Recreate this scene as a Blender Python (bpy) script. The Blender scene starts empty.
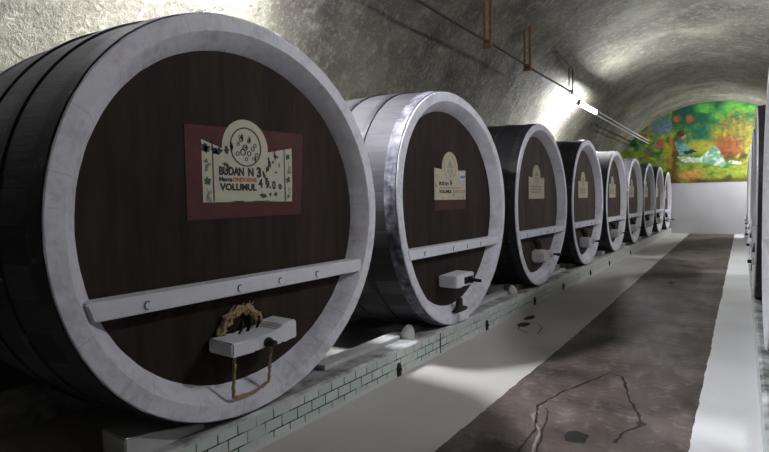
import bpy, bmesh, math, random
from mathutils import Vector, Matrix, noise
random.seed(7)
C = bpy.context.scene.collection
PI = math.pi
H = 1.28                 # eye height above the floor
FX = -2.04               # plane of the left barrel fronts
RX = 0.10               # plane of the right barrel fronts
BZ = 0.2                 # top of the tiled plinths
CZ = 1.007               # barrel centre above the plinth
VX, VZ, VR = -0.96, 1.34, 3.1   # vault axis and radius
YB, YF = 20.4, -4.0      # end walls

# ------------------------------------------------------------------ materials
class N:
    def __init__(s, name, rough=0.8):
        s.m = bpy.data.materials.new(name); s.m.use_nodes = True
        s.t = s.m.node_tree; s.b = s.t.nodes['Principled BSDF']
        s.b.inputs['Roughness'].default_value = rough
        s.b.inputs['Specular IOR Level'].default_value = 0.3
        s._co = None
    def n(s, ty, **kw):
        x = s.t.nodes.new(ty)
        for k, v in kw.items(): setattr(x, k, v)
        return x
    def link(s, a, b): s.t.links.new(a, b)
    def put(s, sock, v):
        if hasattr(v, 'links') or isinstance(v, bpy.types.NodeSocket): s.link(v, sock)
        elif isinstance(v, (tuple, list)) and len(v) == 3 and sock.type == 'RGBA': sock.default_value = (*v, 1)
        else: sock.default_value = v
    def co(s):
        if not s._co: s._co = s.n('ShaderNodeTexCoord').outputs['Object']
        return s._co
    def xyz(s):
        x = s.n('ShaderNodeSeparateXYZ'); s.link(s.co(), x.inputs[0]); return x.outputs
    def scale(s, v, vec=None):
        x = s.n('ShaderNodeVectorMath', operation='MULTIPLY'); s.put(x.inputs[0], vec or s.co()); x.inputs[1].default_value = v
        return x.outputs[0]
    def math(s, op, a, b=0.0, c=0.0):
        x = s.n('ShaderNodeMath', operation=op); s.put(x.inputs[0], a); s.put(x.inputs[1], b)
        if op in ('MULTIPLY_ADD', 'COMPARE', 'WRAP'): s.put(x.inputs[2], c)
        return x.outputs[0]
    def noise(s, sc=5.0, det=4.0, vec=None, rough=0.55, dist=0.0):
        x = s.n('ShaderNodeTexNoise'); s.put(x.inputs['Vector'], vec or s.co())
        x.inputs['Scale'].default_value = sc; x.inputs['Detail'].default_value = det
        x.inputs['Roughness'].default_value = rough; x.inputs['Distortion'].default_value = dist
        return x.outputs['Fac']
    def white(s, w):
        x = s.n('ShaderNodeTexWhiteNoise', noise_dimensions='1D'); s.put(x.inputs['W'], w); return x.outputs['Value']
    def ramp(s, f, stops, interp='LINEAR'):
        x = s.n('ShaderNodeValToRGB'); s.put(x.inputs[0], f); r = x.color_ramp; r.interpolation = interp
        while len(r.elements) > 1: r.elements.remove(r.elements[0])
        r.elements[0].position = stops[0][0]; c = stops[0][1]; r.elements[0].color = (*c, 1) if not isinstance(c, float) else (c, c, c, 1)
        for p, c in stops[1:]:
            e = r.elements.new(p); e.color = (*c, 1) if not isinstance(c, float) else (c, c, c, 1)
        return x.outputs[0]
    def mix(s, f, a, b, mode='MIX'):
        x = s.n('ShaderNodeMix', data_type='RGBA', blend_type=mode)
        s.put(x.inputs[0], f); s.put(x.inputs[6], a); s.put(x.inputs[7], b); return x.outputs[2]
    def color(s, c): s.put(s.b.inputs['Base Color'], c); return s
    def bump(s, h, st=0.3, d=0.02):
        x = s.n('ShaderNodeBump'); x.inputs['Strength'].default_value = st; x.inputs['Distance'].default_value = d
        s.put(x.inputs['Height'], h); s.link(x.outputs[0], s.b.inputs['Normal']); return s
    def rough(s, r): s.put(s.b.inputs['Roughness'], r); return s

def plain(name, c, rough=0.7, metal=0.0, var=0.25, sc=18.0):
    k = N(name, rough); f = k.noise(sc, 4)
    k.color(k.mix(f, tuple(x*(1-var) for x in c), tuple(min(1, x*(1+var)) for x in c)))
    k.b.inputs['Metallic'].default_value = metal
    k.bump(f, 0.15, 0.004); return k.m

def mat_rim(name, base, stain, amount):
    k = N(name, 0.65)
    a = k.noise(3.5, 6, rough=0.65); b = k.noise(26, 4)
    st = k.ramp(k.math('MULTIPLY', a, k.math('ADD', b, 0.5)), [(0.46, 0.0), (0.72, amount)])
    c = k.mix(st, base, stain)
    # fine joints between the stave ends
    o = k.xyz(); ang = k.math('ARCTAN2', o[1], k.math('SUBTRACT', o[2], CZ))
    fr = k.math('FRACT', k.math('MULTIPLY', ang, 46/(2*PI)))
    seam = k.math('MULTIPLY', k.math('LESS_THAN', fr, 0.05), k.math('GREATER_THAN', k.noise(6, 2), 0.5))
    c = k.mix(k.math('MULTIPLY', seam, 0.22), c, (0.18, 0.18, 0.2))
    c = k.mix(k.ramp(k.noise(5, 5, rough=0.7), [(0.58, 0.0), (0.8, 0.35)]), c, (0.40, 0.27, 0.20))
    c = k.mix(k.ramp(k.noise(6.3, 5, k.scale((1.1, 0.9, 1.2)), 0.7), [(0.60, 0.0), (0.8, 0.4)]), c, (0.30, 0.22, 0.36))
    k.color(c); k.bump(k.math('ADD', b, k.math('MULTIPLY', k.noise(90, 2), 0.4)), 0.3, 0.008)
    return k.m

def mat_staves(name, lo, hi, top, stain, n=44, lit_wash=None, level=0.6):
    """long staves, each its own shade; paint worn through in blotches"""
    k = N(name, 0.75); o = k.xyz()
    ang = k.math('ARCTAN2', o[1], k.math('SUBTRACT', o[2], CZ))
    w = k.math('MULTIPLY', ang, n/(2*PI)); v = k.white(k.math('FLOOR', w)); fr = k.math('FRACT', w)
    c = k.mix(v, lo, hi)
    g = k.noise(4, 5, k.scale((1, 9, 9)), 0.65)
    c = k.mix(k.ramp(g, [(0.42, 0.0), (0.75, stain)]), c, top)
    if lit_wash:   # limewash by stave angle, with lamplight put into the colour too
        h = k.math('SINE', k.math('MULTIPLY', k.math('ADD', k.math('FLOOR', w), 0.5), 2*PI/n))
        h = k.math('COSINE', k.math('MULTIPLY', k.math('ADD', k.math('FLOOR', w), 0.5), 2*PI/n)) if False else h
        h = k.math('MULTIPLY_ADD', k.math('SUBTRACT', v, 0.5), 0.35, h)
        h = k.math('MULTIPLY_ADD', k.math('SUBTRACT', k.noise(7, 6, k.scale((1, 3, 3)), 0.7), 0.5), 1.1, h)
        c = k.mix(k.ramp(h, [(level-0.35, 0.0), (level+0.25, 1.0)]), c, lit_wash)
    c = k.mix(k.math('MULTIPLY', k.math('LESS_THAN', fr, 0.035), 0.7), c, (0.02, 0.018, 0.018))
    k.color(c); k.bump(g, 0.25, 0.01); return k.m

def mat_head(name, dark, light):
    k = N(name, 0.75); k.b.inputs['Specular IOR Level'].default_value = 0.15; o = k.xyz()
    w = k.math('MULTIPLY', o[1], 5.6); v = k.white(k.math('FLOOR', w)); fr = k.math('FRACT', w)
    g = k.noise(3.2, 6, k.scale((1, 4.5, 0.7)), 0.6)
    f = k.math('ADD', k.math('MULTIPLY', v, 0.3), k.math('MULTIPLY', k.ramp(g, [(0.3, 0.0), (0.75, 1.0)]), 0.6))
    c = k.mix(f, dark, light)
    c = k.mix(k.math('MULTIPLY', k.math('LESS_THAN', fr, 0.02), 0.4), c, (0.008, 0.006, 0.005))
    k.color(c); k.bump(g, 0.15, 0.006); return k.m

M = {}
WHITE = (0.67, 0.67, 0.735)
M['rim'] = mat_rim('lavender white paint', WHITE, (0.34, 0.32, 0.34), 0.55)
M['rim_grey'] = mat_rim('greyed white paint', (0.50, 0.50, 0.54), (0.22, 0.21, 0.22), 0.75)
M['rim_clean'] = mat_rim('fresh white paint', (0.68, 0.68, 0.71), (0.42, 0.41, 0.42), 0.4)
M['bar'] = plain('white painted bar', (0.67, 0.67, 0.72), 0.6, var=0.12)
M['head'] = mat_head('dark oak head', (0.014, 0.0095, 0.0075), (0.046, 0.032, 0.025))
M['head_light'] = mat_head('weathered oak head', (0.034, 0.025, 0.021), (0.098, 0.075, 0.064))
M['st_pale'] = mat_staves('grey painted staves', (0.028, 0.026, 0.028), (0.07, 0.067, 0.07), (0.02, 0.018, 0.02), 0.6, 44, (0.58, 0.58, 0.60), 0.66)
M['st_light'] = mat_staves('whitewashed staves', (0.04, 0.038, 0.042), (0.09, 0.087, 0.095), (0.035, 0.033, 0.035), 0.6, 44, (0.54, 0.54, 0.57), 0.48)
M['st_black'] = mat_staves('black painted staves', (0.009, 0.008, 0.010), (0.019, 0.018, 0.020), (0.035, 0.032, 0.032), 0.5)
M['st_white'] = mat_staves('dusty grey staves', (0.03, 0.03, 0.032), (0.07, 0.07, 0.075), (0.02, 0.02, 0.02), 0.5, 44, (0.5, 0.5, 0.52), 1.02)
k = N('black iron hoop', 0.55); g = k.noise(12, 5, rough=0.7)
k.color(k.ramp(g, [(0.35, (0.012, 0.011, 0.014)), (0.62, (0.032, 0.028, 0.034)), (0.74, (0.22, 0.215, 0.23))])); k.bump(g, 0.3, 0.006); M['hoop'] = k.m
k = N('purplish iron hoop', 0.55); g = k.noise(14, 5, k.scale((1, 1, 1)), 0.7)
k.color(k.ramp(g, [(0.36, (0.03, 0.028, 0.042)), (0.52, (0.14, 0.135, 0.165)), (0.66, (0.30, 0.30, 0.34))])); k.bump(g, 0.3, 0.006); M['hoop_pale'] = k.m
M['iron'] = plain('black iron', (0.012, 0.011, 0.012), 0.45)
M['rust'] = plain('rusty orange steel', (0.26, 0.115, 0.055), 0.8, var=0.5, sc=30)
M['cable'] = plain('dark steel rod', (0.035, 0.03, 0.028), 0.6)
M['red'] = plain('faded red brown paint', (0.075, 0.020, 0.018), 0.7, var=0.45, sc=9)
M['red_dark'] = plain('dark red paint', (0.05, 0.018, 0.016), 0.7, var=0.45, sc=9)
M['cream'] = plain('cream label paint', (0.47, 0.445, 0.35), 0.65, var=0.12, sc=12)
M['cream_b'] = plain('yellowed label paint', (0.42, 0.37, 0.28), 0.65, var=0.25, sc=12)
M['ink'] = plain('black lettering paint', (0.015, 0.014, 0.014), 0.6)
M['ink_red'] = plain('red lettering paint', (0.38, 0.07, 0.05), 0.6)
M['green'] = plain('green leaf paint', (0.025, 0.10, 0.05), 0.6)
M['chip'] = plain('chipped paint showing wood', (0.035, 0.036, 0.034), 0.7)
M['grey_ink'] = plain('grey emblem paint', (0.26, 0.25, 0.22), 0.7)
M['blue'] = plain('blue sticker', (0.10, 0.17, 0.32), 0.5)
M['sticker'] = plain('pale sticker', (0.5, 0.53, 0.6), 0.5)
M['tow'] = plain('tan tow rope', (0.34, 0.25, 0.14), 0.95, var=0.5, sc=45)
M['rope'] = plain('brown stained cord', (0.30, 0.21, 0.11), 0.9, var=0.5, sc=30)
M['wood_grey'] = plain('white smeared timber', (0.46, 0.46, 0.46), 0.8, var=0.3, sc=10)
M['wood_brown'] = plain('brown timber end', (0.10, 0.075, 0.055), 0.85, var=0.4, sc=14)
M['wax'] = plain('white wax lump', (0.5, 0.49, 0.47), 0.6, var=0.2)
M['conduit'] = plain('pale blue cable sheath', (0.80, 0.84, 0.93), 0.3)
M['housing'] = plain('grey lamp housing', (0.12, 0.12, 0.125), 0.5)

# vault plaster
k = N('rough sprayed plaster', 0.7)
a = k.noise(1.1, 6, rough=0.62); b = k.noise(8, 7, rough=0.72, dist=0.1); d = k.noise(2.2, 4, k.scale((1, 0.35, 1)), 0.6)
c = k.ramp(a, [(0.32, (0.095, 0.083, 0.072)), (0.50, (0.165, 0.152, 0.120)), (0.68, (0.275, 0.275, 0.205))])
c = k.mix(k.ramp(b, [(0.50, 0.0), (0.72, 0.75)]), c, (0.385, 0.385, 0.31))
c = k.mix(k.ramp(d, [(0.52, 0.0), (0.75, 0.5)]), c, (0.10, 0.085, 0.08))
sp = k.noise(26, 6, rough=0.75)
c = k.mix(k.ramp(sp, [(0.56, 0.0), (0.70, 0.8)]), c, (0.46, 0.46, 0.39))
c = k.mix(k.ramp(sp, [(0.30, 0.7), (0.44, 0.0)]), c, (0.07, 0.062, 0.055))
k.color(c); k.bump(k.math('ADD', b, k.math('MULTIPLY', k.noise(30, 5, rough=0.7), 0.6)), 0.9, 0.06); M['vault'] = k.m

# lower walls, end wall
k = N('whitewashed wall', 0.8); a = k.noise(1.5, 5)
k.color(k.mix(a, (0.50, 0.50, 0.51), (0.62, 0.62, 0.63))); k.bump(k.noise(30, 4), 0.2, 0.01); M['wall'] = k.m
k = N('grey damp wall', 0.85); a = k.noise(1.5, 5)
k.color(k.mix(a, (0.05, 0.048, 0.046), (0.10, 0.095, 0.09))); k.bump(k.noise(20, 4), 0.3, 0.02); M['wall_dark'] = k.m

# floor: white painted margins, a dark worn walk down the middle
k = N('painted concrete floor', 0.6); o = k.xyz()
wob = k.math('MULTIPLY', k.math('SUBTRACT', k.noise(7, 3), 0.5), 0.025)
wob2 = k.math('MULTIPLY', k.math('SUBTRACT', k.noise(1.1, 2), 0.5), 0.03)
x = k.math('ADD', k.math('ADD', o[0], wob), wob2)
lefte = k.math('MULTIPLY_ADD', k.math('MAXIMUM', k.math('SUBTRACT', o[1], 5), 0.0), -0.014, -1.265)
inside = k.math('MULTIPLY', k.math('GREATER_THAN', x, lefte), k.math('LESS_THAN', x, -0.205))
w1 = k.noise(2.2, 6, rough=0.65); w2 = k.noise(9, 5, rough=0.7); w3 = k.noise(0.7, 3, k.scale((0.6, 1, 1)))
walk = k.mix(k.ramp(w1, [(0.34, 0.0), (0.68, 1.0)]), (0.036, 0.027, 0.023), (0.145, 0.115, 0.10))
walk = k.mix(k.ramp(w2, [(0.52, 0.0), (0.72, 0.55)]), walk, (0.26, 0.225, 0.205))
walk = k.mix(k.ramp(w3, [(0.45, 0.0), (0.7, 0.5)]), walk, (0.04, 0.032, 0.03))
paint = k.mix(k.ramp(k.noise(1.3, 5), [(0.42, 0.0), (0.78, 0.5)]), (0.70, 0.70, 0.715), (0.52, 0.49, 0.45))
lm = k.math('MULTIPLY', k.math('LESS_THAN', o[0], -0.8), k.ramp(k.noise(0.9, 5), [(0.30, 0.7), (0.6, 1.0)]))
paint = k.mix(lm, paint, (0.45, 0.425, 0.40))  # left margin toned down: shade of the barrels put into the paint colour
paint = k.mix(k.ramp(k.noise(14, 5, rough=0.7), [(0.62, 0.0), (0.8, 0.4)]), paint, (0.35, 0.33, 0.31))
k.color(k.mix(inside, paint, walk)); k.rough(k.mix(inside, (0.5, 0.5, 0.5), (0.62, 0.62, 0.62)))
k.bump(k.math('ADD', w2, k.math('MULTIPLY', k.math('SUBTRACT', 1.0, inside), 0.5)), 0.15, 0.01); M['floor'] = k.m

# plinth tiles
k = N('pale green glazed tile', 0.45); o = k.xyz()
cv = k.n('ShaderNodeCombineXYZ'); k.link(o[1], cv.inputs[0]); k.link(o[2], cv.inputs[1])
br = k.n('ShaderNodeTexBrick'); k.link(cv.outputs[0], br.inputs['Vector'])
br.inputs['Scale'].default_value = 1; br.inputs['Brick Width'].default_value = 0.118; br.inputs['Row Height'].default_value = 0.064
br.inputs['Mortar Size'].default_value = 0.004; br.inputs['Mortar Smooth'].default_value = 0.1
br.inputs['Color1'].default_value = (0.42, 0.50, 0.46, 1); br.inputs['Color2'].default_value = (0.56, 0.62, 0.58, 1)
br.inputs['Mortar'].default_value = (0.025, 0.03, 0.028, 1)
smear = k.ramp(k.math('ADD', k.noise(4.5, 5, rough=0.65), k.math('MULTIPLY', o[1], 0.022)), [(0.54, 0.0), (0.68, 0.85)])
topw = k.ramp(k.math('ADD', o[2], k.math('MULTIPLY', k.noise(9, 4), 0.03)), [(0.185, 0.0), (0.20, 1.0)])
footw = k.ramp(k.math('SUBTRACT', o[2], k.math('MULTIPLY', k.noise(7, 4), 0.04)), [(0.0, 1.0), (0.012, 0.0)])
c = k.mix(smear, br.outputs['Color'], (0.50, 0.51, 0.49))
dirt = k.ramp(k.noise(6, 5, rough=0.7), [(0.55, 0.0), (0.8, 0.5)])
c = k.mix(dirt, c, (0.14, 0.14, 0.125))
c = k.mix(topw, c, (0.52, 0.52, 0.51)); c = k.mix(footw, c, (0.55, 0.55, 0.55))
k.color(c); k.bump(br.outputs['Fac'], -0.5, 0.006); M['tile'] = k.m
k = N('smeared plaster ledge', 0.8); a = k.noise(5, 5, rough=0.65)
k.color(k.ramp(a, [(0.34, (0.14, 0.135, 0.13)), (0.5, (0.40, 0.40, 0.40)), (0.66, (0.60, 0.60, 0.61))])); k.bump(a, 0.4, 0.02); M['ledge'] = k.m

k = N('painted mural', 0.7); at = k.n('ShaderNodeVertexColor', layer_name='paint')
nz = k.noise(9, 5, rough=0.7)
k.color(k.mix(0.18, at.outputs['Color'], k.mix(nz, (0.25, 0.3, 0.25), (0.9, 0.85, 0.7)), 'OVERLAY')); M['mural'] = k.m

k = N('glowing tube'); k.b.inputs['Base Color'].default_value = (0.9, 0.9, 0.95, 1)
k.b.inputs['Emission Color'].default_value = (0.94, 0.955, 1.0, 1); k.b.inputs['Emission Strength'].default_value = 190.0; M['tube'] = k.m
k = N('glowing short tube'); k.b.inputs['Base Color'].default_value = (0.9, 0.9, 0.95, 1)
k.b.inputs['Emission Color'].default_value = (0.94, 0.955, 1.0, 1); k.b.inputs['Emission Strength'].default_value = 205.0; M['tube_short'] = k.m
k = N('strong short tube'); k.b.inputs['Base Color'].default_value = (0.9, 0.9, 0.95, 1)
k.b.inputs['Emission Color'].default_value = (0.94, 0.955, 1.0, 1); k.b.inputs['Emission Strength'].default_value = 950.0; M['tube_strong'] = k.m

# ------------------------------------------------------------------ mesh helpers
def obj(name, bm, mat, parent=None, smooth=False):
    me = bpy.data.meshes.new(name); bmesh.ops.recalc_face_normals(bm, faces=bm.faces[:]); bm.to_mesh(me); bm.free()
    me.materials.append(M[mat] if isinstance(mat, str) else mat)
    if smooth:
        for p in me.polygons: p.use_smooth = True
        try: me.set_sharp_from_angle(angle=math.radians(28))
        except Exception: pass
    o = bpy.data.objects.new(name, me); C.objects.link(o)
    if parent: o.parent = parent
    return o
def thing(name, label, cat, loc=(0, 0, 0), rz=0.0, group=None):
    o = bpy.data.objects.new(name, None); C.objects.link(o); o.location = loc; o.rotation_euler = (0, 0, rz)
    o.empty_display_size = 0.1
    return tag(o, label, cat, group)
def tag(o, label, cat, group=None):
    o['label'] = label; o['category'] = cat
    if group: o['group'] = group
    return o
def struct(o): o['kind'] = 'structure'; return o

def add_box(bm, lo, hi, bev=0.0):
    vs = [bm.verts.new((x, y, z)) for x in (lo[0], hi[0]) for y in (lo[1], hi[1]) for z in (lo[2], hi[2])]
    fs = [bm.faces.new([vs[i] for i in f]) for f in ((0,1,3,2),(4,6,7,5),(0,4,5,1),(2,3,7,6),(0,2,6,4),(1,5,7,3))]
    if bev:
        es = list({e for f in fs for e in f.edges}); bmesh.ops.bevel(bm, geom=es, offset=bev, segments=2, affect='EDGES', profile=0.6)
    return vs
def add_prism(bm, poly, x0, x1, bev=0.0):
    """(y,z) outline extruded along x"""
    a = [bm.verts.new((x0, y, z)) for y, z in poly]; b = [bm.verts.new((x1, y, z)) for y, z in poly]
    fs = [bm.faces.new(a), bm.faces.new(b[::-1])]
    n = len(poly)
    for i in range(n): fs.append(bm.faces.new((a[i], b[i], b[(i+1) % n], a[(i+1) % n])))
    if bev:
        es = list({e for f in fs for e in f.edges}); bmesh.ops.bevel(bm, geom=es, offset=bev, segments=2, affect='EDGES')
def add_tube(bm, pts, r, n=8, jit=0.0, closed=False):
    pts = [Vector(p) for p in pts]; rings = []
    for i, p in enumerate(pts):
        if closed: t = pts[(i+1) % len(pts)]-pts[i-1]
        else: t = pts[min(i+1, len(pts)-1)]-pts[max(i-1, 0)]
        t.normalize(); up = Vector((0, 0, 1)) if abs(t.z) < 0.9 else Vector((1, 0, 0))
        a = t.cross(up).normalized(); b = t.cross(a)
        rr = (r[i] if isinstance(r, (list, tuple)) else r)
        rings.append([bm.verts.new(p+(a*math.cos(2*PI*j/n)+b*math.sin(2*PI*j/n))*rr*(1+random.uniform(-jit, jit))) for j in range(n)])
    m = len(rings)
    for i in range(m if closed else m-1):
        q = rings[(i+1) % m]
        for j in range(n): bm.faces.new((rings[i][j], rings[i][(j+1) % n], q[(j+1) % n], q[j]))
    if not closed: bm.faces.new(rings[0][::-1]); bm.faces.new(rings[-1])
def add_poly(bm, x, pts, th=0.002):
    add_prism(bm, pts, x, x+th)
def add_ring(bm, x, cy, cz, ro, ri, th=0.002, n=48, ey=1.0):
    o0 = []; 
    for rr, xx in ((ro, x), (ri, x), (ri, x+th), (ro, x+th)):
        o0.append([bm.verts.new((xx, cy+rr*ey*math.cos(2*PI*j/n), cz+rr*math.sin(2*PI*j/n))) for j in range(n)])
    for q in range(4):
        A, B = o0[q], o0[(q+1) % 4]
        for j in range(n): bm.faces.new((A[j], B[j], B[(j+1) % n], A[(j+1) % n]))
def text_mesh(txt, size, offs=0.0):
    cu = bpy.data.curves.new('lettering', 'FONT'); cu.body = txt; cu.size = size; cu.extrude = 0.0008; cu.offset = offs
    cu.resolution_u = 3
    o = bpy.data.objects.new('lettering', cu); C.objects.link(o)
    me = bpy.data.meshes.new_from_object(o.evaluated_get(bpy.context.evaluated_depsgraph_get()))
    bpy.data.objects.remove(o); bpy.data.curves.remove(cu)
    return me
def lettering(rows, x, parent, mat):
    for q in rows: letter_row([q], x, parent, mat)
def letter_row(rows, x, parent, mat, name='lettering'):
    """rows: (text, y0, y1, z0, z1) each fitted to its box on the plane x"""
    bm = bmesh.new()
    for txt, y0, y1, z0, z1 in rows:
        me = text_mesh(txt, 1.0, 0.05); t = bmesh.new(); t.from_mesh(me); bpy.data.meshes.remove(me)
        xs = [v.co.x for v in t.verts]; ys = [v.co.y for v in t.verts]
        ax, bx, ay, by = min(xs), max(xs), min(ys), max(ys)
        for v in t.verts:
            v.co = Vector((x+v.co.z, y0+(v.co.x-ax)/(bx-ax)*(y1-y0), z0+(v.co.y-ay)/(by-ay)*(z1-z0)))
        tmp = bpy.data.meshes.new('t'); t.to_mesh(tmp); t.free(); bm.from_mesh(tmp); bpy.data.meshes.remove(tmp)
    return obj(name, bm, mat, parent)

# ------------------------------------------------------------------ the setting
def grid(name, fn, nu, nv, mat, smooth=True):
    bm = bmesh.new(); vs = [[bm.verts.new(fn(i/nu, j/nv)) for j in range(nv+1)] for i in range(nu+1)]
    for i in range(nu):
        for j in range(nv): bm.faces.new((vs[i][j], vs[i+1][j], vs[i+1][j+1], vs[i][j+1]))
    return struct(obj(name, bm, mat, None, smooth))
def vaultpt(u, v):
    a = PI*u; y = YF+(YB-0.016-YF)*v
    q = Vector((VX-VR*math.cos(a), y, VZ+VR*math.sin(a)))
    f = noise.noise(q*1.1)*0.030+noise.noise(q*3.1)*0.022+noise.noise(Vector((q.x*9, q.y*7, q.z*9)))*0.009
    f *= min(1, math.sin(a)*4)*max(0, min(1, (YB-0.05-y)/0.6))
    d = Vector((math.cos(a), 0, -math.sin(a)))
    return q+d*f
grid('ceiling', vaultpt, 120, 330, 'vault')
XL, XR = VX-VR, VX+VR
bm = bmesh.new(); add_box(bm, (XL-0.3, YF, -0.15), (XR+0.3, YB+0.3, 0.0)); floor = struct(obj('floor', bm, 'floor'))
bm = bmesh.new(); add_box(bm, (XL-0.3, YF, 0), (XL, YB, VZ+0.02)); struct(obj('wall_left', bm, 'wall_dark'))
bm = bmesh.new(); add_box(bm, (XR, YF, 0), (XR+0.3, YB, VZ+0.02)); struct(obj('wall_right', bm, 'wall_dark'))
bm = bmesh.new(); add_box(bm, (XL-0.3, YB, 0), (XR+0.3, YB+0.3, VZ+VR+0.3)); struct(obj('wall_back', bm, 'wall'))
bm = bmesh.new(); add_box(bm, (XL-0.3, YF-0.3, 0), (XR+0.3, YF, VZ+VR+0.3)); struct(obj('wall_front', bm, 'wall_dark'))

def plinth(name, x0, x1, front):
    """tiled face on the x0 side, top falling a little towards the back"""
    bm = bmesh.new(); n = 120; rows = []
    for i in range(n+1):
        y = 0.0 + (YB-0.02)*i/n if i else -1.5
        w = noise.noise(Vector((x0, y*1.7, 0)))*0.006
        rows.append([bm.verts.new(p) for p in ((x0, y, 0), (x0, y, BZ-0.012+w), (x0+(x1-x0)*0.06, y, BZ-0.002+w), (x1, y, BZ-0.035), (x1, y, 0))])
    for a, b in zip(rows, rows[1:]):
        for j in range(4): bm.faces.new((a[j], a[j+1], b[j+1], b[j]))
    bm.faces.new(rows[0]); bm.faces.new(rows[-1][::-1])
    o = struct(obj(name, bm, 'tile')); o.data.materials.append(M['ledge'])
    for p in o.data.polygons:
        c = p.center
        if abs(c.x-x0) > 0.004: p.material_index = 1
    return o
plinth('plinth_left', FX, FX-0.31, True)
plinth('plinth_right', RX, RX+0.31, True)
for nm, xa, xb in (('plinth_rear_left', FX-1.62, FX-1.35), ('plinth_rear_right', RX+1.35, RX+1.62)):
    bm = bmesh.new(); add_box(bm, (xa, -0.5, 0), (xb, YB-0.02, BZ-0.035)); struct(obj(nm, bm, 'ledge'))

# cracks and stains in the floor, part of the floor
def strip(name, pts, w, mat, z=0.0012):
    bm = bmesh.new(); P = []
    for a, b in zip(pts, pts[1:]):
        a = Vector((*a, 0)); b = Vector((*b, 0)); m = max(2, int((b-a).length/0.04))
        P += [a.lerp(b, i/m)+Vector((random.uniform(-1, 1), random.uniform(-1, 1), 0))*0.006 for i in range(m)]
    P.append(Vector((*pts[-1], 0))); L = []
    for i, p in enumerate(P):
        t = (P[min(i+1, len(P)-1)]-P[max(i-1, 0)]).normalized(); nn = Vector((-t.y, t.x, 0))
        ww = w*random.uniform(0.4, 1.3)/2
        L.append((bm.verts.new(p+nn*ww+Vector((0, 0, z))), bm.verts.new(p-nn*ww+Vector((0, 0, z)))))
    for a, b in zip(L, L[1:]): bm.faces.new((a[0], a[1], b[1], b[0]))
    return obj(name, bm, mat, floor)
M['crack'] = plain('dark crack', (0.025, 0.02, 0.018), 0.9)
M['filler'] = plain('pale crack filler', (0.24, 0.21, 0.19), 0.9, var=0.4)
M['stain'] = plain('black stain', (0.018, 0.015, 0.014), 0.7)
M['tan'] = plain('tan stain', (0.47, 0.42, 0.35), 0.8, var=0.15)
strip('crack', [(-0.90, 2.30), (-0.93, 2.75), (-1.02, 3.06), (-0.967, 3.34), (-0.776, 3.92), (-0.683, 3.88), (-0.565, 3.46), (-0.44, 3.11), (-0.508, 2.96), (-0.53, 2.8)], 0.016, 'crack')
strip('crack', [(-0.97, 3.05), (-0.93, 2.98), (-0.88, 2.7), (-0.83, 2.47)], 0.012, 'crack')
strip('crack_filler', [(-1.0, 3.08), (-1.0, 2.9), (-0.90, 2.72), (-0.85, 2.45), (-0.8, 2.25)], 0.014, 'filler')
strip('crack', [(-1.57, 4.72), (-1.62, 5.0), (-1.76, 5.18), (-1.85, 5.02), (-1.80, 4.80), (-1.66, 4.70)], 0.014, 'stain')
def blot(name, cx, cy, rx, ry, mat, sq=1.0, z=0.0016):
    bm = bmesh.new(); ph = random.uniform(0, 9)
    vs = []
    for i in range(28):
        a = 2*PI*i/28; r = 1+0.28*noise.noise(Vector((math.cos(a)*1.3+ph, math.sin(a)*1.3, ph)))
        vs.append(bm.verts.new((cx+rx*r*math.copysign(abs(math.cos(a))**sq, math.cos(a)), cy+ry*r*math.copysign(abs(math.sin(a))**sq, math.sin(a)), z)))
    bm.faces.new(vs); return obj(name, bm, mat, floor)
blot('patch', -0.71, 2.76, 0.055, 0.07, 'stain', 0.55)
blot('stain', -1.81, 5.0, 0.06, 0.10, 'stain'); blot('stain', -1.86, 5.32, 0.05, 0.12, 'stain'); blot('stain', -0.86, 8.6, 0.05, 0.12, 'stain')
blot('stain', -0.45, 3.12, 0.025, 0.03, 'stain')

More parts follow.
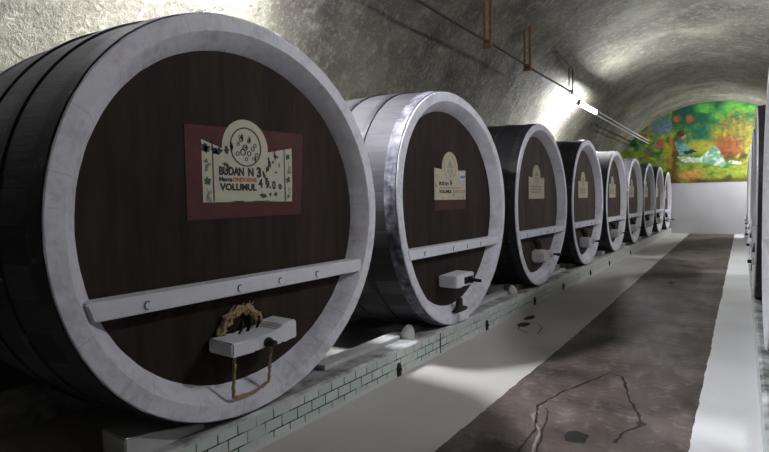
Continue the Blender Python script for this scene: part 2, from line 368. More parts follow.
# ------------------------------------------------------------------ barrels
HARM = {0: (.0095, .0101, .0137, 0, -.0031, -.0003), 1: (.0101, -.0191, .0207, .0164, -.0023, -.0015), 2: (.0086, .0004, .0287, -.0013, .0011, -.0027)}
NT = 144
def barrel(label, x, s, rz, group, R=1.0, harm=(0.006, 0, 0.014, 0, 0, 0), st='st_black', rim='rim', head='head', hoop='hoop', kind='far', front=True):
    t = thing('wine_barrel', label, 'barrel', (x, s, BZ), rz, group)
    cz = CZ+(R-1)*(0.2 if abs(R-1) < 0.05 else 1.0)
    sd = s*3.7
    def rad(a):
        return R*(1+sum(harm[2*j]*math.cos((j+2)*a)+harm[2*j+1]*math.sin((j+2)*a) for j in range(3)))
    L = 1.72; bg = 0.058 if kind in ('first', 'second') else 0.034
    def bulge(d): return 1+bg*(1-((d-L/2)/(L/2))**2)
    def lathe(bm, prof, cap0=False, cap1=False, jag=0.0):
        rings = []
        for pi_, (d, r) in enumerate(prof):
            ring = []
            for i in range(NT):
                a = 2*PI*i/NT
                q = r*rad(a)*(1+(jag*noise.noise(Vector((math.cos(a)*14+sd, math.sin(a)*14, pi_*2.0))) if jag else 0))
                ring.append(bm.verts.new((-d, q*math.cos(a), cz+q*math.sin(a))))
            rings.append(ring)
        for A, B in zip(rings, rings[1:]):
            for i in range(NT): bm.faces.new((A[i], A[(i+1) % NT], B[(i+1) % NT], B[i]))
        if cap0: bm.faces.new(rings[0])
        if cap1: bm.faces.new(rings[-1][::-1])
    # hull
    bm = bmesh.new(); ds = [0.02+(L-0.04)*i/16 for i in range(17)]
    lathe(bm, [(0.02, 0.965)]+[(d, bulge(d)*0.996) for d in ds]+[(L-0.02, 0.9)], cap1=True)
    obj('staves', bm, st, t, True)
    # white end ring: flat stave ends, then the bevel running in to the head
    bm = bmesh.new(); lathe(bm, [(0.012, 1.000), (0.004, 1.001), (0, 0.996), (0, 0.926), (0.10, 0.852), (0.118, 0.848)], jag=0.003)
    obj('rim', bm, rim, t, True)
    bm = bmesh.new(); lathe(bm, [(0.10, 0.02), (0.10, 0.862), (0.14, 0.862), (0.14, 0.02)], True, True); obj('head', bm, head, t)
    for hd, w in ((0.014, 0.09), (0.33, 0.05), (0.61, 0.045), (1.065, 0.045), (1.34, 0.05), (1.59, 0.085)):
        bm = bmesh.new(); b0, b1 = bulge(hd), bulge(hd+w)
        lathe(bm, [(hd, b0*0.99), (hd, b0+0.006), (hd+w, b1+0.006), (hd+w, b1*0.99)])
        obj('hoop', bm, 'hoop' if hd > 0.1 else hoop, t, True)
    # cross bar let into the ring
    yl, yr = -0.868*R, 0.850*R
    bm = bmesh.new(); add_prism(bm, [(yl+0.005, cz-0.300), (yr, cz-0.300), (yr-0.012, cz-0.378), (yl+0.03, cz-0.378)], -0.098, 0.004, 0.006)
    cb = obj('crossbar', bm, 'bar' if rim != 'rim_clean' else 'rim_clean', t)
    if kind in ('first', 'second', 'mid'):
        for y in (-0.62, -0.14, 0.13, 0.42):
            bm = bmesh.new(); add_tube(bm, [(0.008, y+0.013*math.cos(a), cz-0.345+0.017*math.sin(a)) for a in [0.9+0.55*i for i in range(8)]], 0.0028, 5)
            obj('staple', bm, 'housing', cb)
    # label
    lx = -0.0985; sh = 0.085
    oy = 0.0 if kind == 'first' else -0.09
    if kind == 'first':
        bm = bmesh.new(); add_poly(bm, lx, [(-0.352, cz-0.002), (0.40, cz+0.008), (0.434, cz+0.48), (-0.352, cz+0.452)]); lp = obj('label_panel', bm, 'red', t)
        y0, y1, z0, z1, ac, ar, at = -0.264, 0.328, 0.083, 0.388, 0.005, 0.150, 0.512
    else:
        bm = bmesh.new(); add_poly(bm, lx, [(-0.372+sh, cz-0.015), (0.215+sh, cz-0.01), (0.225+sh, cz+0.10), (-0.375+sh, cz+0.10)] if kind != 'mid' else [(-0.38+sh, cz-0.02), (0.23+sh, cz-0.02), (0.24+sh, cz+0.12), (-0.37+sh, cz+0.12)]); lp = obj('label_panel', bm, 'red_dark', t)
        y0, y1, z0, z1, ac, ar, at = -0.372+sh, 0.220+sh, 0.078, 0.350, -0.085+sh, 0.150, 0.502
    px = lx+0.0022
    plate = [(y0, cz+z0), (y1, cz+z0)]
    if kind == 'first': plate += [(y1+0.006, cz+z0+0.1), (y1+0.008, cz+z1)]
    else: plate += [(y1, cz+z1)]
    zc_ = cz+at-ar
    for i in range(25):
        a = PI*(-0.02+1.04*i/24)
        plate.append((ac+ar*math.cos(a), zc_+ar*math.sin(a)))
    plate += [(y0, cz+z1)]
    bm = bmesh.new(); add_poly(bm, px, plate); pl = obj('label_plate', bm, 'cream' if kind in ('first',) else 'cream_b', lp)
    ix = px+0.0022
    if kind in ('first', 'second', 'mid'):
        bm = bmesh.new(); rr = 0.102 if kind == 'first' else 0.11
        add_ring(bm, ix, ac, zc_+0.008, rr, rr-0.006)
        if kind == 'first':
            # a bunch of grapes with leaves, mostly worn off
            for gy, gz, gr in ((-.03, .045, .012), (.02, .04, .011), (-.005, .005, .016), (-.05, .02, .009), (.045, .0, .012), (.06, .02, .01), (.07, -.03, .012), (.05, -.05, .009), (-.02, -.02, .018), (.02, -.025, .014), (-.055, -.03, .012), (0, -.055, .010), (-.04, .06, .008)):
                add_ring(bm, ix, ac+gy, zc_+gz, gr, gr*0.72, n=12)
            for gy, gz, w, h in ((-.025, .055, .009, .022), (.025, .045, .009, .02), (.06, -.055, .006, .02), (0.0, .005, .012, .006), (-.09, .0, .008, .026)):
                add_poly(bm, ix, [(ac+gy-w, zc_+gz), (ac+gy, zc_+gz+h), (ac+gy+w, zc_+gz), (ac+gy, zc_+gz-h*.6)])
        else:
            for gy, gz, gr in ((0, .04, .03), (0, .04, .012), (-.03, -.02, .02), (.03, -.02, .02), (0, -.06, .02), (-.05, .02, .012), (.05, .02, .012)):
                add_ring(bm, ix, ac+gy, zc_+gz, gr, gr*0.6, n=14)
        obj('emblem', bm, 'ink' if kind == 'first' else 'grey_ink', lp)
    if kind == 'first':
        for yy in (y0+0.062, y1-0.052):
            bm = bmesh.new(); add_poly(bm, ix, [(yy-0.003, cz+z0+0.004), (yy+0.003, cz+z0+0.004), (yy+0.001, cz+z1-0.002), (yy-0.003, cz+z1-0.002)])
            obj('border_line', bm, 'ink', lp)
        rows = [('BUDAN', -0.168, -0.012, 0.218, 0.263), ('N', 0.014, 0.052, 0.218, 0.263), ('3', 0.072, 0.104, 0.212, 0.270), ('Marca', -0.168, -0.088, 0.187, 0.211), ('VOLUMUL', -0.166, 0.070, 0.141, 0.179)]
        lettering([(a, b, c, d+cz, e+cz) for a, b, c, d, e in rows], ix, lp, 'ink')
        lettering([('ONDO0345', -0.086, 0.072, 0.187+cz, 0.211+cz)], ix, lp, 'ink_red')
        lettering([(a, b, c, d+cz, e+cz) for a, b, c, d, e in (('4', 0.083, 0.112, 0.158, 0.208), ('9.', 0.130, 0.172, 0.154, 0.202), ('0', 0.180, 0.206, 0.150, 0.198), ('0', 0.226, 0.252, 0.150, 0.182))], ix, lp, 'ink')
        def leaf(b, y, z, w, h, rot):
            pts = [(-1, 0), (-.5, .35), (-.35, .9), (0, .55), (.4, .95), (.5, .3), (1, 0), (.4, -.35), (0, -.8), (-.45, -.4)]
            c_, s_ = math.cos(rot), math.sin(rot)
            add_poly(b, ix, [(y+(p*w*c_-q*h*s_), z+(p*w*s_+q*h*c_)) for p, q in pts])
        for a in ((y0+0.03, cz+0.345, 0.024, 0.026, 0.6), (y0+0.03, cz+0.185, 0.024, 0.026, 0.6), (y1-0.026, cz+0.335, 0.018, 0.024, -0.5), (y1-0.026, cz+0.205, 0.018, 0.024, -0.5), (ac-0.092, zc_, 0.010, 0.022, 0.2)):
            bm = bmesh.new(); leaf(bm, *a); obj('painted_leaf', bm, 'green', lp)
        for ys, zs in ((y0+0.03, 0.265), (y1-0.02, 0.27), (y1-0.022, 0.13), (y0+0.03, 0.115)):
            bm = bmesh.new()
            for q in range(6): add_ring(bm, ix, ys+random.uniform(-.014, .014), cz+zs+random.uniform(-.025, .025), 0.008, 0.0045, n=8)
            add_tube(bm, [(ix, ys-.012, cz+zs-.035), (ix, ys+.006, cz+zs), (ix, ys-.004, cz+zs+.035)], 0.002, 4)
            obj('painted_vine', bm, 'grey_ink', lp)
        for y, z, w, h, r in ((-.17, .335, .035, .022, .3), (-.19, .338, .02, .03, 1), (-.118, .345, .016, .026, .2), (-.125, .272, .026, .012, -.3), (-.058, .245, .018, .010, .6), (-.115, .25, .024, .014, .8), (.165, .295, .010, .036, .3), (.15, .262, .012, .034, -.5), (.205, .335, .008, .030, .1), (.22, .33, .016, .008, 0), (.125, .225, .010, .03, .4), (.14, .205, .014, .012, .3), (.21, .245, .014, .006, .1), (.115, .115, .034, .016, -.2), (.165, .122, .010, .012, .5), (.205, .123, .015, .014, .2), (-.245, .345, .022, .03, .4), (.235, .285, .005, .014, 0), (.19, .30, .008, .01, .5), (-.05, .0855, .06, .005, 0), (.10, .086, .12, .004, 0)):
            bm = bmesh.new(); leaf(bm, y, cz+z, w, h, r); obj('paint_chip', bm, 'chip', lp)
    elif kind == 'second':
        lettering([('BUDAN', -0.29+sh, -0.12+sh, 0.205+cz, 0.235+cz), ('N', -0.09+sh, -0.05+sh, 0.205+cz, 0.25+cz), ('VOLUMUL', -0.29+sh, -0.06+sh, 0.135+cz, 0.165+cz)], ix, lp, 'ink')
        bm = bmesh.new(); add_poly(bm, ix, [(-0.28+sh, cz+0.175), (0.12+sh, cz+0.18), (0.12+sh, cz+0.192), (-0.28+sh, cz+0.19)])
        for q in range(5): add_poly(bm, ix, [(-0.03+sh+q*0.05, cz+0.135), (0.005+sh+q*0.05, cz+0.135), (0.005+sh+q*0.05, cz+0.165), (-0.03+sh+q*0.05, cz+0.165)])
        obj('worn_lettering', bm, 'grey_ink', lp)
        bm = bmesh.new(); add_poly(bm, ix, [(0.10+sh, cz+0.255), (0.205+sh, cz+0.262), (0.205+sh, cz+0.335), (0.10+sh, cz+0.33)]); stk = obj('sticker', bm, 'sticker', lp)
        stk['label'] = 'small pale blue sticker'
        bm = bmesh.new(); add_poly(bm, ix+0.0022, [(0.11+sh, cz+0.27), (0.195+sh, cz+0.275), (0.195+sh, cz+0.30), (0.11+sh, cz+0.297)]); obj('sticker_stripe', bm, 'blue', lp)
        for q in range(14):
            bm = bmesh.new(); y = random.choice([random.uniform(-.36, -.30), random.uniform(.15, .21), random.uniform(-.3, .2)]); z = random.uniform(.09, .33)
            add_ring(bm, ix, y+sh, cz+z, random.uniform(.008, .018), 0.003, n=7); obj('painted_vine', bm, 'grey_ink', lp)
    else:
        bm = bmesh.new()
        for rz_ in (0.15, 0.185, 0.22):
            y = -0.30+sh
            while y < 0.08+sh:
                w = random.uniform(0.015, 0.035); add_poly(bm, ix, [(y, cz+rz_), (y+w, cz+rz_), (y+w, cz+rz_+0.022), (y, cz+rz_+0.022)]); y += w+0.014
        obj('worn_lettering', bm, 'grey_ink', lp)
    # clamp across the small door, with its tap
    if kind == 'first':
        bm = bmesh.new()
        add_prism(bm, [(-0.27, cz-0.650), (-0.125, cz-0.655), (-0.118, cz-0.640), (-0.02, cz-0.632), (-0.01, cz-0.652), (0.05, cz-0.652), (0.06, cz-0.640), (0.152, cz-0.645), (0.152, cz-0.548), (0.045, cz-0.556), (0.03, cz-0.578), (-0.115, cz-0.594), (-0.135, cz-0.582), (-0.27, cz-0.582)], -0.085, 0.10, 0.008)
        cl = obj('clamp', bm, 'bar', t)
        bm = bmesh.new(); add_tube(bm, [(0.08, -0.055, cz-0.622), (0.112, -0.055, cz-0.623), (0.115, -0.055, cz-0.623), (0.150, -0.05, cz-0.625)], [0.026, 0.026, 0.019, 0.017], 14); obj('tap', bm, 'iron', cl, True)
        bm = bmesh.new()
        for q in range(5):
            pts = []
            for i in range(15):
                a = PI*(0.04+0.92*i/14); r = 0.105+0.006*q+0.008*math.sin(i*2.1+q)
                pts.append((-0.075+0.012*math.sin(q*2+i*.7), -0.075+r*1.05*math.cos(a), cz-0.60+r*1.12*math.sin(a)+random.uniform(-.006, .006)))
            add_tube(bm, pts, 0.011, 6, 0.3)
        for q in range(46):
            a = random.uniform(0.1, 3.0); r = random.uniform(.09, .12); e = random.uniform(.01, .035)
            p0 = Vector((-0.075+random.uniform(-.02, .02), -0.075+r*math.cos(a), cz-0.60+r*1.1*math.sin(a)))
            add_tube(bm, [p0, p0+Vector((random.uniform(-.01, .03), e*math.cos(a)+random.uniform(-.03, .03), e*math.sin(a)+random.uniform(-.03, .02)))], [0.004, 0.0015], 4)
        obj('tow_seal', bm, 'tow', t)
        bm = bmesh.new()
        for y0_, zz in ((-0.11, .045), (-0.055, .06), (0.0, .05)): add_tube(bm, [(-0.06, y0_, cz-0.60), (-0.035, y0_+.01, cz-0.60+zz), (-0.06, y0_+.03, cz-0.60+zz+.02)], 0.009, 7)
        obj('screw_lug', bm, 'iron', t)
        rp = bmesh.new()
        a = [(0.03, -0.200, cz-0.645), (0.018, -0.203, cz-0.74), (0.013, -0.207, cz-0.875)]
        b = [(0.013, -0.207, cz-0.875), (0.012, -0.12, cz-0.888), (0.012, -0.04, cz-0.880), (0.013, 0.022, cz-0.862)]
        c = [(0.013, 0.022, cz-0.862), (0.018, 0.026, cz-0.76), (0.04, 0.028, cz-0.640)]
        def dens(p, n=8): return [Vector(u).lerp(Vector(v), i/n)+Vector((0, 1, 1))*random.uniform(-.003, .003) for u, v in zip(p, p[1:]) for i in range(n)]+[Vector(p[-1])]
        for p in (a, b, c): add_tube(rp, dens(p), 0.0085, 7, 0.3)
        obj('hanging_cord', rp, 'rope', t)
    elif kind == 'second':
        bm = bmesh.new(); add_prism(bm, [(-0.27, cz-0.660), (-0.24, cz-0.672), (-0.22, cz-0.660), (-0.15, cz-0.655), (-0.10, cz-0.668), (0.06, cz-0.668), (0.06, cz-0.560), (-0.27, cz-0.568)], -0.075, 0.10, 0.008)
        cl = obj('clamp', bm, 'bar', t)
        bm = bmesh.new(); add_box(bm, (0.095, -0.13, cz-0.648), (0.108, 0.035, cz-0.59), 0.004); obj('tap_plate', bm, 'iron', cl)
        bm = bmesh.new(); add_tube(bm, [(0.10, -0.03, cz-0.62), (0.13, -0.03, cz-0.62), (0.133, -0.03, cz-0.62), (0.21, -0.03, cz-0.625)], [0.03, 0.03, 0.016, 0.014], 12); obj('tap', bm, 'iron', cl, True)
        bm = bmesh.new(); add_box(bm, (-0.02, -0.085, cz-0.992), (0.035, 0.085, cz-0.92), 0.012); obj('foot_block', bm, 'bar', t)
        bm = bmesh.new()
        vs = [(-0.13, -.905), (-.06, -.88), (-.03, -.80), (.02, -.80), (.03, -.87), (.10, -.885), (.13, -.91), (.06, -.925), (-.05, -.93)]
        add_prism(bm, [(y, cz+z) for y, z in vs], -0.03, 0.004); obj('wine_stain', bm, 'stain', t)
    elif front:
        k_ = random.uniform(-0.03, 0.03); q_ = 0.18 if kind == 'mid' else 0.05; w_ = 0.0 if kind == 'mid' else -0.07
        bm = bmesh.new(); add_prism(bm, [(-0.22+k_, cz-0.70), (-0.12+k_, cz-0.725), (0.10+k_, cz-0.70), (0.17+k_, cz-0.66), (0.17+k_, cz-0.60), (0.0+k_, cz-0.575), (-0.16+k_, cz-0.55), (-0.22+k_, cz-0.57)], -0.10, 0.05+w_, 0.018)
        cl = obj('clamp', bm, 'wood_grey', t)
        bm = bmesh.new(); add_tube(bm, [(0.02+w_, 0.08+k_, cz-0.625), (0.07+w_, 0.08+k_, cz-0.625), (0.085+w_, 0.08+k_, cz-0.627)], [0.05, 0.042, 0.02], 12); obj('tap_collar', bm, 'wax', cl, True)
        bm = bmesh.new(); add_tube(bm, [(q_-0.13, 0.08+k_, cz-0.627), (q_-0.06, 0.08+k_, cz-0.628), (q_-0.055, 0.08+k_, cz-0.628), (q_, 0.085+k_, cz-0.63)], [0.014, 0.014, 0.020, 0.018], 10); obj('tap', bm, 'iron', cl, True)
        bm = bmesh.new(); add_tube(bm, [(-0.085, -0.10, cz-0.44), (-0.045, -0.10, cz-0.47), (-0.03, -0.09, cz-0.55)], 0.045, 9); obj('screw_lug', bm, 'iron', t)
    return t

GL = 'wine barrels in the left row'
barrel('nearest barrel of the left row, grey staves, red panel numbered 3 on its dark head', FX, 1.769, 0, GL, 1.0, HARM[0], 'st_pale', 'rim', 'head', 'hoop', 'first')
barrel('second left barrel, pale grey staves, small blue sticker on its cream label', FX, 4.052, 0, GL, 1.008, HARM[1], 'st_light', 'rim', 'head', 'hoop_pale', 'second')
rest = [
 (6.373, 0.996, HARM[2], 'st_black', 'rim', 'head_light', 'third barrel of the left row, the first with black staves'),
 (8.665, 1.004, None, 'st_black', 'rim', 'head_light', 'fourth barrel of the left row, black staves, right after the first black one'),
 (10.95, 0.995, (0.008, 0, 0.006, 0, 0, 0), 'st_white', 'rim_clean', 'head_light', 'fifth barrel of the left row, dusty grey staves beneath the glowing tube'),
 (13.1, 0.985, (0.008, 0, 0.006, 0, 0, 0), 'st_white', 'rim_clean', 'head_light', 'sixth barrel of the left row, just past the glowing tube'),
 (15.27, 0.985, (0.008, 0, 0.006, 0, 0, 0), 'st_white', 'rim_clean', 'head_light', 'seventh barrel of the left row, third from the mural wall'),
 (17.36, 0.98, (0, 0, 0, 0, 0, 0), 'st_black', 'rim_clean', 'head_light', 'eighth barrel of the left row, second from the mural wall'),
 (19.375, 0.945, (0, 0, 0, 0, 0, 0), 'st_black', 'rim', 'head_light', 'last barrel of the left row, a sliver close by the mural wall')]
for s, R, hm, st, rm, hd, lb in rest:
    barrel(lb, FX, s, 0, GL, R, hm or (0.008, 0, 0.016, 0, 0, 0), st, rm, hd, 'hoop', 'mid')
GR = 'wine barrels in the right row'
rl = ['nearest barrel of the right row, its rim cut off by the picture edge', 'second barrel of the right row, black staves above a white rim at the right edge', 'third barrel of the right row, rim showing edge-on left of the black staves', 'fourth barrel of the right row, a thin white edge seen past nearer rims', 'fifth barrel of the right row, a thin white edge seen past nearer rims', 'sixth barrel of the right row, second from the mural wall', 'last barrel of the right row, nearest the mural wall', 'barrel of the right row beside the viewer, beyond the right edge']
for s, lb in zip((4.5, 6.72, 9.0, 11.3, 13.5, 15.7, 17.9, 2.3), rl):
    barrel(lb, RX+0.04 if s < 6 else RX, s, PI, GR, 1.0, (0.006, 0, -0.012, 0, 0, 0), 'st_black', 'rim_clean', 'head_light', 'hoop', 'far', s > 6)

# ------------------------------------------------------------------ bits on the plinth
S = [1.769, 4.052, 6.373, 8.665, 10.87, 13.0, 15.15, 17.3, 19.35]
ordn = ['nearest', 'second', 'third', 'fourth', 'fifth', 'sixth', 'seventh', 'eighth', 'last']
def wedge(name, label, s, side, x0, x1, far, near, hf, hn, mat):
    """wooden wedge tapering in under the barrel"""
    bm = bmesh.new(); a, b = s+side*far, s+side*near
    zt = BZ-0.018
    poly = [(a, zt), (b, zt), (b, zt+hn), (a-side*0.10, zt+hf*0.9), (a, zt+hf)] if True else None
    add_prism(bm, poly, x0, x1, 0.006)
    o = obj(name, bm, mat); return tag(o, label, 'wedge', 'barrel wedges on the left plinth')
wedge('wedge', 'white smeared wooden wedge under the near side of the number 3 barrel', S[0], -1, -2.33, -2.13, 0.69, 0.30, 0.105, 0.03, 'wood_grey')
wedge('wedge', 'brown wooden wedge against the near side of the second left barrel', S[1], -1, -2.34, -2.20, 0.60, 0.36, 0.075, 0.02, 'wood_brown')
for i in range(2, 8):
    wedge('wedge', 'wooden wedge against the near side of the %s left barrel' % ordn[i], S[i], -1, -2.34, -2.18, 0.60, 0.26, 0.085, 0.02, 'wood_brown' if i < 4 else 'wood_grey')
def plank(s0, s1, lb):
    bm = bmesh.new(); add_box(bm, (-2.335, s0, BZ-0.02), (-2.215, s1, BZ+0.012), 0.008); o = obj('plank', bm, 'wood_grey'); tag(o, lb, 'plank', 'planks lying on the left plinth')
plank(2.44, 3.42, 'whitish plank lying on the plinth between the first and second left barrels')
plank(4.75, 5.68, 'whitish plank lying on the plinth between the second and third left barrels')
plank(7.08, 7.95, 'whitish plank lying on the plinth between the third and fourth left barrels')
def lump(x, y, lb, r=0.05):
    bm = bmesh.new(); bmesh.ops.create_icosphere(bm, subdivisions=3, radius=r)
    for v in bm.verts: v.co *= 1+0.25*noise.noise(v.co*22+Vector((y, 0, 0))); v.co.z = max(v.co.z*1.25, -r*0.8)
    for v in bm.verts: v.co += Vector((x, y, BZ-0.022+r*0.8))
    tag(obj('plaster_lump', bm, 'wax', None, True), lb, 'lump')
lump(-2.17, 3.38, 'white plaster lump on the plinth beside the second left barrel', 0.055)
lump(-2.17, 5.62, 'white plaster lump on the plinth beside the third left barrel', 0.05)

# drain spouts at the foot of the plinth
for i, y in enumerate((3.04, 4.6, 6.0, 7.2, 8.75, 10.2, 12.4)):
    t = thing('drain_spout', ['black drain spout in the tiled plinth between the two nearest left barrels', 'black drain spout in the plinth just past the second left barrel', 'black drain spout in the plinth below the third left barrel', 'black drain spout in the plinth between third and fourth left barrels', 'black drain spout in the plinth below the fourth left barrel', 'black drain spout in the plinth between fourth and fifth left barrels', 'farthest black drain spout in the plinth near the sixth left barrel'][i], 'drain', (FX, y, 0.052), 0, 'drain spouts along the left plinth')
    bm = bmesh.new(); add_prism(bm, [(-0.022, -0.05), (0.022, -0.05), (0.024, 0.03), (0.010, 0.048), (-0.014, 0.048), (-0.025, 0.028)], -0.02, 0.012, 0.004); obj('opening', bm, 'iron', t)
    bm = bmesh.new(); add_tube(bm, [(0.0, 0.0, 0.0), (0.020, 0.0, -0.006)], 0.016, 8); obj('pipe', bm, 'iron', t)
bm = bmesh.new(); add_box(bm, (FX-0.004, 3.66, 0.012), (FX+0.002, 3.675, BZ-0.02)); o = obj('plinth_joint', bm, 'iron'); struct(o)

# ------------------------------------------------------------------ lamps and their carrying rod
CXX, CZZ = -2.74, H+2.05
TX, TZ = -2.78, H+1.94
def lamp(x, z, y0, y1, label, glow='tube'):
    t = thing('tube_lamp', label, 'lamp', (x, y0, z), 0, 'fluorescent tubes along the vault')
    L = y1-y0
    bm = bmesh.new(); add_tube(bm, [(0, 0.03, 0), (0, L-0.03, 0)], 0.022, 10); obj('tube', bm, glow, t, True)
    bm = bmesh.new(); add_box(bm, (-0.03, 0.0, 0.055), (0.03, L, 0.085), 0.006); obj('housing', bm, 'housing', t)
    if glow == 'tube_strong':  # added hood, out of view, keeps this tube's light off the vault
        bm = bmesh.new(); a = [(-0.11, 0.02), (-0.03, 0.05), (0.03, 0.05), (0.11, 0.02), (0.11, 0.024), (0.03, 0.0545), (-0.03, 0.0545), (-0.11, 0.024)]
        f0 = [bm.verts.new((p, -0.02, q)) for p, q in a]; f1 = [bm.verts.new((p, L+0.02, q)) for p, q in a]
        bm.faces.new(f0); bm.faces.new(f1[::-1])
        for i in range(8): bm.faces.new((f0[i], f1[i], f1[(i+1) % 8], f0[(i+1) % 8]))
        obj('added_hood', bm, 'bar', t)
    for yy in (0.015, L-0.015):
        bm = bmesh.new(); add_box(bm, (-0.028, yy-0.014, -0.03), (0.028, yy+0.014, 0.06), 0.005); obj('end_cap', bm, 'housing', t)
    return t
lamp(TX, TZ, 10.95, 12.40, 'glowing white fluorescent tube hung over the left barrels near the vault')
lamp(TX, TZ, 2.22, 2.56, 'short tube over the gap between the two nearest left barrels, above the picture', 'tube_strong')
lamp(TX, TZ, 0.75, 0.95, 'fluorescent tube over the near side of the number 3 barrel, above the picture')
RLX, RLZ = 1.10, H+1.80
lamp(RLX, RLZ, 3.45, 3.95, 'short tube over the nearest right barrels, beyond the right edge', 'tube_short')
lamp(RLX, RLZ, 9.75, 10.25, 'short tube over the middle right barrels, beyond the right edge', 'tube_short')
lamp(RLX-0.2, RLZ+0.1, 18.75, 19.75, 'short tube over the last right barrels close to the mural, beyond the right edge', 'tube_short')

bm = bmesh.new(); add_tube(bm, [(CXX, YF+0.02, CZZ)]+[(CXX+0.004*math.sin(i), 0.5+i*0.75, CZZ+0.006*math.sin(i*1.7)) for i in range(14)]+[(CXX, 10.95, CZZ-0.01)], 0.016, 8)
tag(obj('carrier_rod', bm, 'cable', None, True), 'long thin dark rod running under the vault to the glowing tube', 'rod')
def ceil_z(x): return VZ+math.sqrt(VR**2-(x-VX)**2)
for y, lb in ((6.28, 'nearest rusty orange twin-bar hanger holding the dark rod under the vault'), (7.77, 'second rusty orange twin-bar hanger, midway along the dark rod')):
    t = thing('rod_hanger', lb, 'hanger', (CXX, y, CZZ), 0, 'hangers carrying the rod')
    top = ceil_z(CXX)-CZZ+0.03
    for dx in (-0.042, 0.042):
        bm = bmesh.new(); add_box(bm, (dx-0.016, -0.014, -0.05), (dx+0.016, 0.014, top), 0.003); obj('bar', bm, 'rust', t)
    bm = bmesh.new(); add_box(bm, (-0.062, -0.02, -0.075), (0.062, 0.02, -0.035), 0.004); obj('bottom_plate', bm, 'rust', t)
    bm = bmesh.new(); add_tube(bm, [(0.026*math.cos(PI*q/8), 0, 0.026*math.sin(PI*q/8)) for q in range(16)], 0.007, 6, 0, True); obj('clip', bm, 'cable' if y > 7 else 'rust', t)
y = 10.19; top = ceil_z(CXX)-CZZ
t = thing('rod_hanger', 'thin dark bent hanger holding the rod right before the glowing tube', 'hanger', (CXX, y, CZZ), 0, 'hangers carrying the rod')
bm = bmesh.new(); add_tube(bm, [(0.035, 0, -0.03), (0.035, 0, top-0.13), (0.035, -1.05, top-0.02)], 0.014, 6); obj('bar', bm, 'cable', t)
bm = bmesh.new(); add_tube(bm, [(-0.035, 0, -0.03), (-0.035, 0, top-0.15), (-0.03, -0.03, top-0.10)], 0.012, 6); obj('bar', bm, 'cable', t)
bm = bmesh.new(); add_tube(bm, [(0.036*math.cos(PI*q/8), 0, 0.036*math.sin(PI*q/8)) for q in range(16)], 0.014, 7, 0, True); obj('clip', bm, 'cable', t)
bm = bmesh.new(); add_tube(bm, [(CXX-0.05, 10.75, CZZ-0.13), (CXX-0.02, 10.9, CZZ-0.06), (CXX-0.03, 10.92, TZ+0.03)], 0.013, 8)
tag(obj('lamp_bracket', bm, 'cable', None, True), 'small dark bracket at the near end of the glowing tube', 'bracket')
for dz, lb in ((0.07, 'upper of the two pale cables running from the glowing tube to the end wall'), (-0.03, 'lower of the two pale cables running from the glowing tube to the end wall')):
    bm = bmesh.new(); add_tube(bm, [(TX, 12.42+i*(YB-0.02-12.42)/10, TZ+dz-0.006*math.sin(PI*i/10)) for i in range(11)], 0.016, 7)
    tag(obj('pale_cable', bm, 'conduit', None, True), lb, 'cable', 'pale cables past the tube')

# ------------------------------------------------------------------ the mural on the end wall
def lin(c): return tuple((v/255/12.92 if v/255 <= 0.04045 else ((v/255+0.055)/1.055)**2.4) for v in c)
def blend(a, b, f): f = max(0, min(1, f)); return tuple(x+(y-x)*f for x, y in zip(a, b))
def sm(d, e): return max(0, min(1, 0.5-d/e))
def inpoly(u, v, P):
    c = False; j = len(P)-1
    for i in range(len(P)):
        if (P[i][1] > v) != (P[j][1] > v) and u < (P[j][0]-P[i][0])*(v-P[i][1])/(P[j][1]-P[i][1])+P[i][0]: c = not c
        j = i
    return c
def seg(u, v, a, b):
    dx, dy = b[0]-a[0], b[1]-a[1]; t = max(0, min(1, ((u-a[0])*dx+(v-a[1])*dy)/(dx*dx+dy*dy))); return math.hypot(u-a[0]-t*dx, v-a[1]-t*dy)
def paint(u, v):
    j = Vector((u*38, v*26, 7.7)); a_, b_ = noise.noise(j), noise.noise(j+Vector((11, 3, 5)))
    return paint_at(u+0.010*a_, v+0.016*b_, u+0.003*a_, v+0.005*b_)
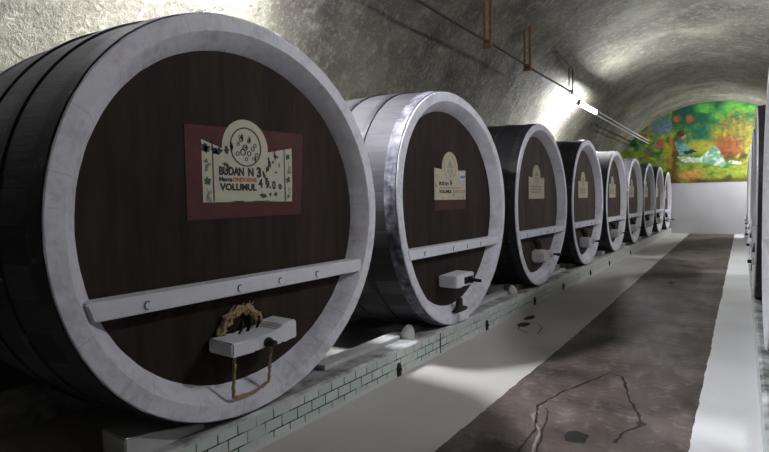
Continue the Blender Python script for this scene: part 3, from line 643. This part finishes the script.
def paint_at(u, v, uf, vf):
    """u across 0..1 left to right, v up 0..1: loose garden scene with a figure resting on the grass"""
    q = Vector((u*9, v*6, 3.1)); n1 = noise.noise(q); n2 = noise.noise(q*2.7+Vector((5, 1, 0))); n3 = noise.noise(q*6.1)
    c = (62, 118, 62)
    c = blend(c, (150, 158, 48), 0.5+1.5*n2)
    c = blend(c, (28, 92, 72), 0.2+1.6*n1 if v > 0.45 else 0.6*n1)
    # left: shrubs in every colour
    if u < 0.45:
        w = sm(u-0.40, 0.12)*0.8
        c = blend(c, (112, 152, 104), w*(0.2+1.8*noise.noise(q*1.9+Vector((2, 7, 1)))))
        c = blend(c, (205, 170, 50), w*(2.6*noise.noise(q*2.3+Vector((9, 2, 4)))))
        c = blend(c, (170, 90, 80), w*(2.4*noise.noise(q*2.1+Vector((1, 12, 4)))-0.4))
        c = blend(c, (110, 130, 165), sm(math.hypot((u-0.36)*1.2, (v-0.74))-0.10, 0.08)*0.9)
    # top: deep green canopy with bright gaps
    t = sm(0.70-v+0.10*n1, 0.18)*(1 if u > 0.42 else 0.3)
    c = blend(c, (18, 78, 62), t*0.85)
    for a, b, r in ((0.62, 0.93, 0.06), (0.80, 0.90, 0.08), (0.90, 0.86, 0.05), (0.72, 0.80, 0.05)): c = blend(c, (92, 168, 62), sm(math.hypot(u-a, (v-b)*0.9)-r+0.03*n2, 0.05)*0.85)
    # orange bush
    c = blend(c, (132, 104, 46), sm(math.hypot((u-0.83)/0.16, (v-0.55)/0.30)-0.95+0.7*n2, 0.5)*(0.65+0.7*n3))
    c = blend(c, (134, 74, 42), sm(math.hypot((u-0.76)/0.11, (v-0.42)/0.14)-0.9+0.4*n3, 0.4)*0.9)
    c = blend(c, (62, 44, 26), sm(math.hypot((u-0.80)/0.11, (v-0.25)/0.10)-0.8+0.6*n2, 0.5)*0.85)
    for i in range(7):
        a = 0.69+i*0.045; c = blend(c, (84, 58, 28), sm(seg(u, v, (a, 0.40), (a+0.02*math.sin(i*3), 0.75))-0.004, 0.016)*(0.35+0.6*n2))
    # meadow
    c = blend(c, (172, 160, 56), sm(math.hypot((u-0.60)/0.11, (v-0.45)/0.08)-0.9+0.5*n3, 0.4)*0.8)
    g = sm(v-0.24-0.05*n1, 0.10)*sm(0.36-u, 0.1)
    c = blend(c, (158, 164, 56), g*0.75); c = blend(c, (70, 120, 50), g*(1.5*n2)); c = blend(c, (186, 140, 72), g*sm(math.hypot((u-0.55)/0.1, (v-0.10)/0.08)-0.8, 0.5))
    c = blend(c, (84, 58, 40), sm(v-0.05-0.03*n2, 0.04)*sm(0.4-u, 0.1)*(0.6+n1))
    # tree trunk
    c = blend(c, (92, 62, 34), sm(seg(u, v, (0.435, 0.0), (0.43, 0.55))-0.028+0.02*n2, 0.03)*0.85)
    c = blend(c, (200, 170, 40), sm(seg(u, v, (0.415, 0.2), (0.42, 0.6))-0.01+0.015*n3, 0.02)*0.7)
    # two red blossoms
    for a, b in ((0.452, 0.815), (0.535, 0.805)): c = blend(c, (186, 92, 52), sm(math.hypot(u-a, (v-b)*0.55)-0.024+0.010*n3, 0.02)*0.85)
    # figure resting on the grass
    if inpoly(uf, vf, [(0.455, 0.34), (0.60, 0.31), (0.685, 0.45), (0.72, 0.40), (0.765, 0.22), (0.86, 0.20), (0.85, 0.235), (0.79, 0.26), (0.74, 0.18), (0.62, 0.25), (0.50, 0.26)]): c = blend(c, blend((186, 202, 182), (96, 150, 132), 0.6+1.8*n2 if 0.62 < uf < 0.80 else 0.4*n2), 0.95+0.3*n3)
    if inpoly(uf, vf, [(0.435, 0.53), (0.50, 0.55), (0.525, 0.46), (0.57, 0.39), (0.55, 0.35), (0.47, 0.36)]): c = blend(c, blend((112, 160, 166), (56, 100, 112), 0.4+1.8*n2), 0.9+n3)
    if inpoly(uf, vf, [(0.49, 0.40), (0.56, 0.42), (0.585, 0.385), (0.52, 0.36)]): c = (38, 46, 52)
    c = blend(c, (196, 150, 110), sm(math.hypot(uf-0.497, (vf-0.585)*0.62)-0.018, 0.008))
    c = blend(c, (78, 50, 32), sm(math.hypot(uf-0.478, (vf-0.625)*0.62)-0.027, 0.01))
    return tuple(min(0.9, 1.08*x) for x in lin(tuple(max(0, min(255, x*(1+0.22*n3))) for x in c)))
MZ0 = H+0.47
def mural():
    bm = bmesh.new(); nu, nv = 230, 100; col = {}
    yf = YB-0.012; R2 = VR+0.03
    U0, U1 = -3.75, 0.62    # painted region as the photo frames it, left to right
    vs = []
    for i in range(nu+1):
        x = XL+0.0+(XR-XL)*i/nu; h = math.sqrt(max(0, R2*R2-(x-VX)**2))+VZ-MZ0
        row = []
        for j in range(nv+1):
            z = MZ0+max(h, 0.01)*j/nv
            p = bm.verts.new((x, yf, z)); row.append(p)
            uu = (x+4.0)/(0.62+4.0)
            col[p] = (uu, (z-MZ0)/2.72)
        vs.append(row)
    lay = bm.loops.layers.float_color.new('paint')
    cache = {k_: paint(*v_) for k_, v_ in col.items()}
    for i in range(nu):
        for j in range(nv):
            f = bm.faces.new((vs[i][j], vs[i+1][j], vs[i+1][j+1], vs[i][j+1]))
            for l in f.loops: l[lay] = (*cache[l.vert], 1)
    # thickness back to the wall
    edge = [vs[i][0] for i in range(nu+1)]
    back = [bm.verts.new((v.co.x, YB-0.001, v.co.z)) for v in edge]
    for i in range(nu):
        f = bm.faces.new((edge[i], back[i], back[i+1], edge[i+1]))
        for l in f.loops: l[lay] = (0.05, 0.04, 0.02, 1)
    o = obj('mural_picture', bm, 'mural'); tag(o, 'colourful garden mural with a resting figure filling the arch of the end wall', 'mural')
mural()

# ------------------------------------------------------------------ world, camera, view
w = bpy.data.worlds.new('world'); bpy.context.scene.world = w; w.use_nodes = True
w.node_tree.nodes['Background'].inputs[0].default_value = (0.02, 0.02, 0.022, 1)
cam = bpy.data.cameras.new('camera'); co = bpy.data.objects.new('camera', cam); C.objects.link(co)
f, yaw, pit, rol = 507.57, 0.6148, -0.0482, -0.0167
fw = Vector((-math.sin(yaw)*math.cos(pit), math.cos(yaw)*math.cos(pit), math.sin(pit)))
r = Vector((math.cos(yaw), math.sin(yaw), 0)); u = r.cross(fw)
r2 = r*math.cos(rol)+u*math.sin(rol); u2 = u*math.cos(rol)-r*math.sin(rol)
m = Matrix((r2, u2, -fw)).transposed().to_4x4(); m.translation = (0, 0, H); co.matrix_world = m
cam.sensor_fit = 'HORIZONTAL'; cam.sensor_width = 36; cam.lens = 36*f/769; cam.clip_start = 0.02; cam.clip_end = 100
sc = bpy.context.scene; sc.camera = co
sc.view_settings.view_transform = 'Standard'; sc.view_settings.look = 'None'; sc.view_settings.exposure = 2.05; sc.view_settings.gamma = 1.0
sc.view_settings.use_curve_mapping = False
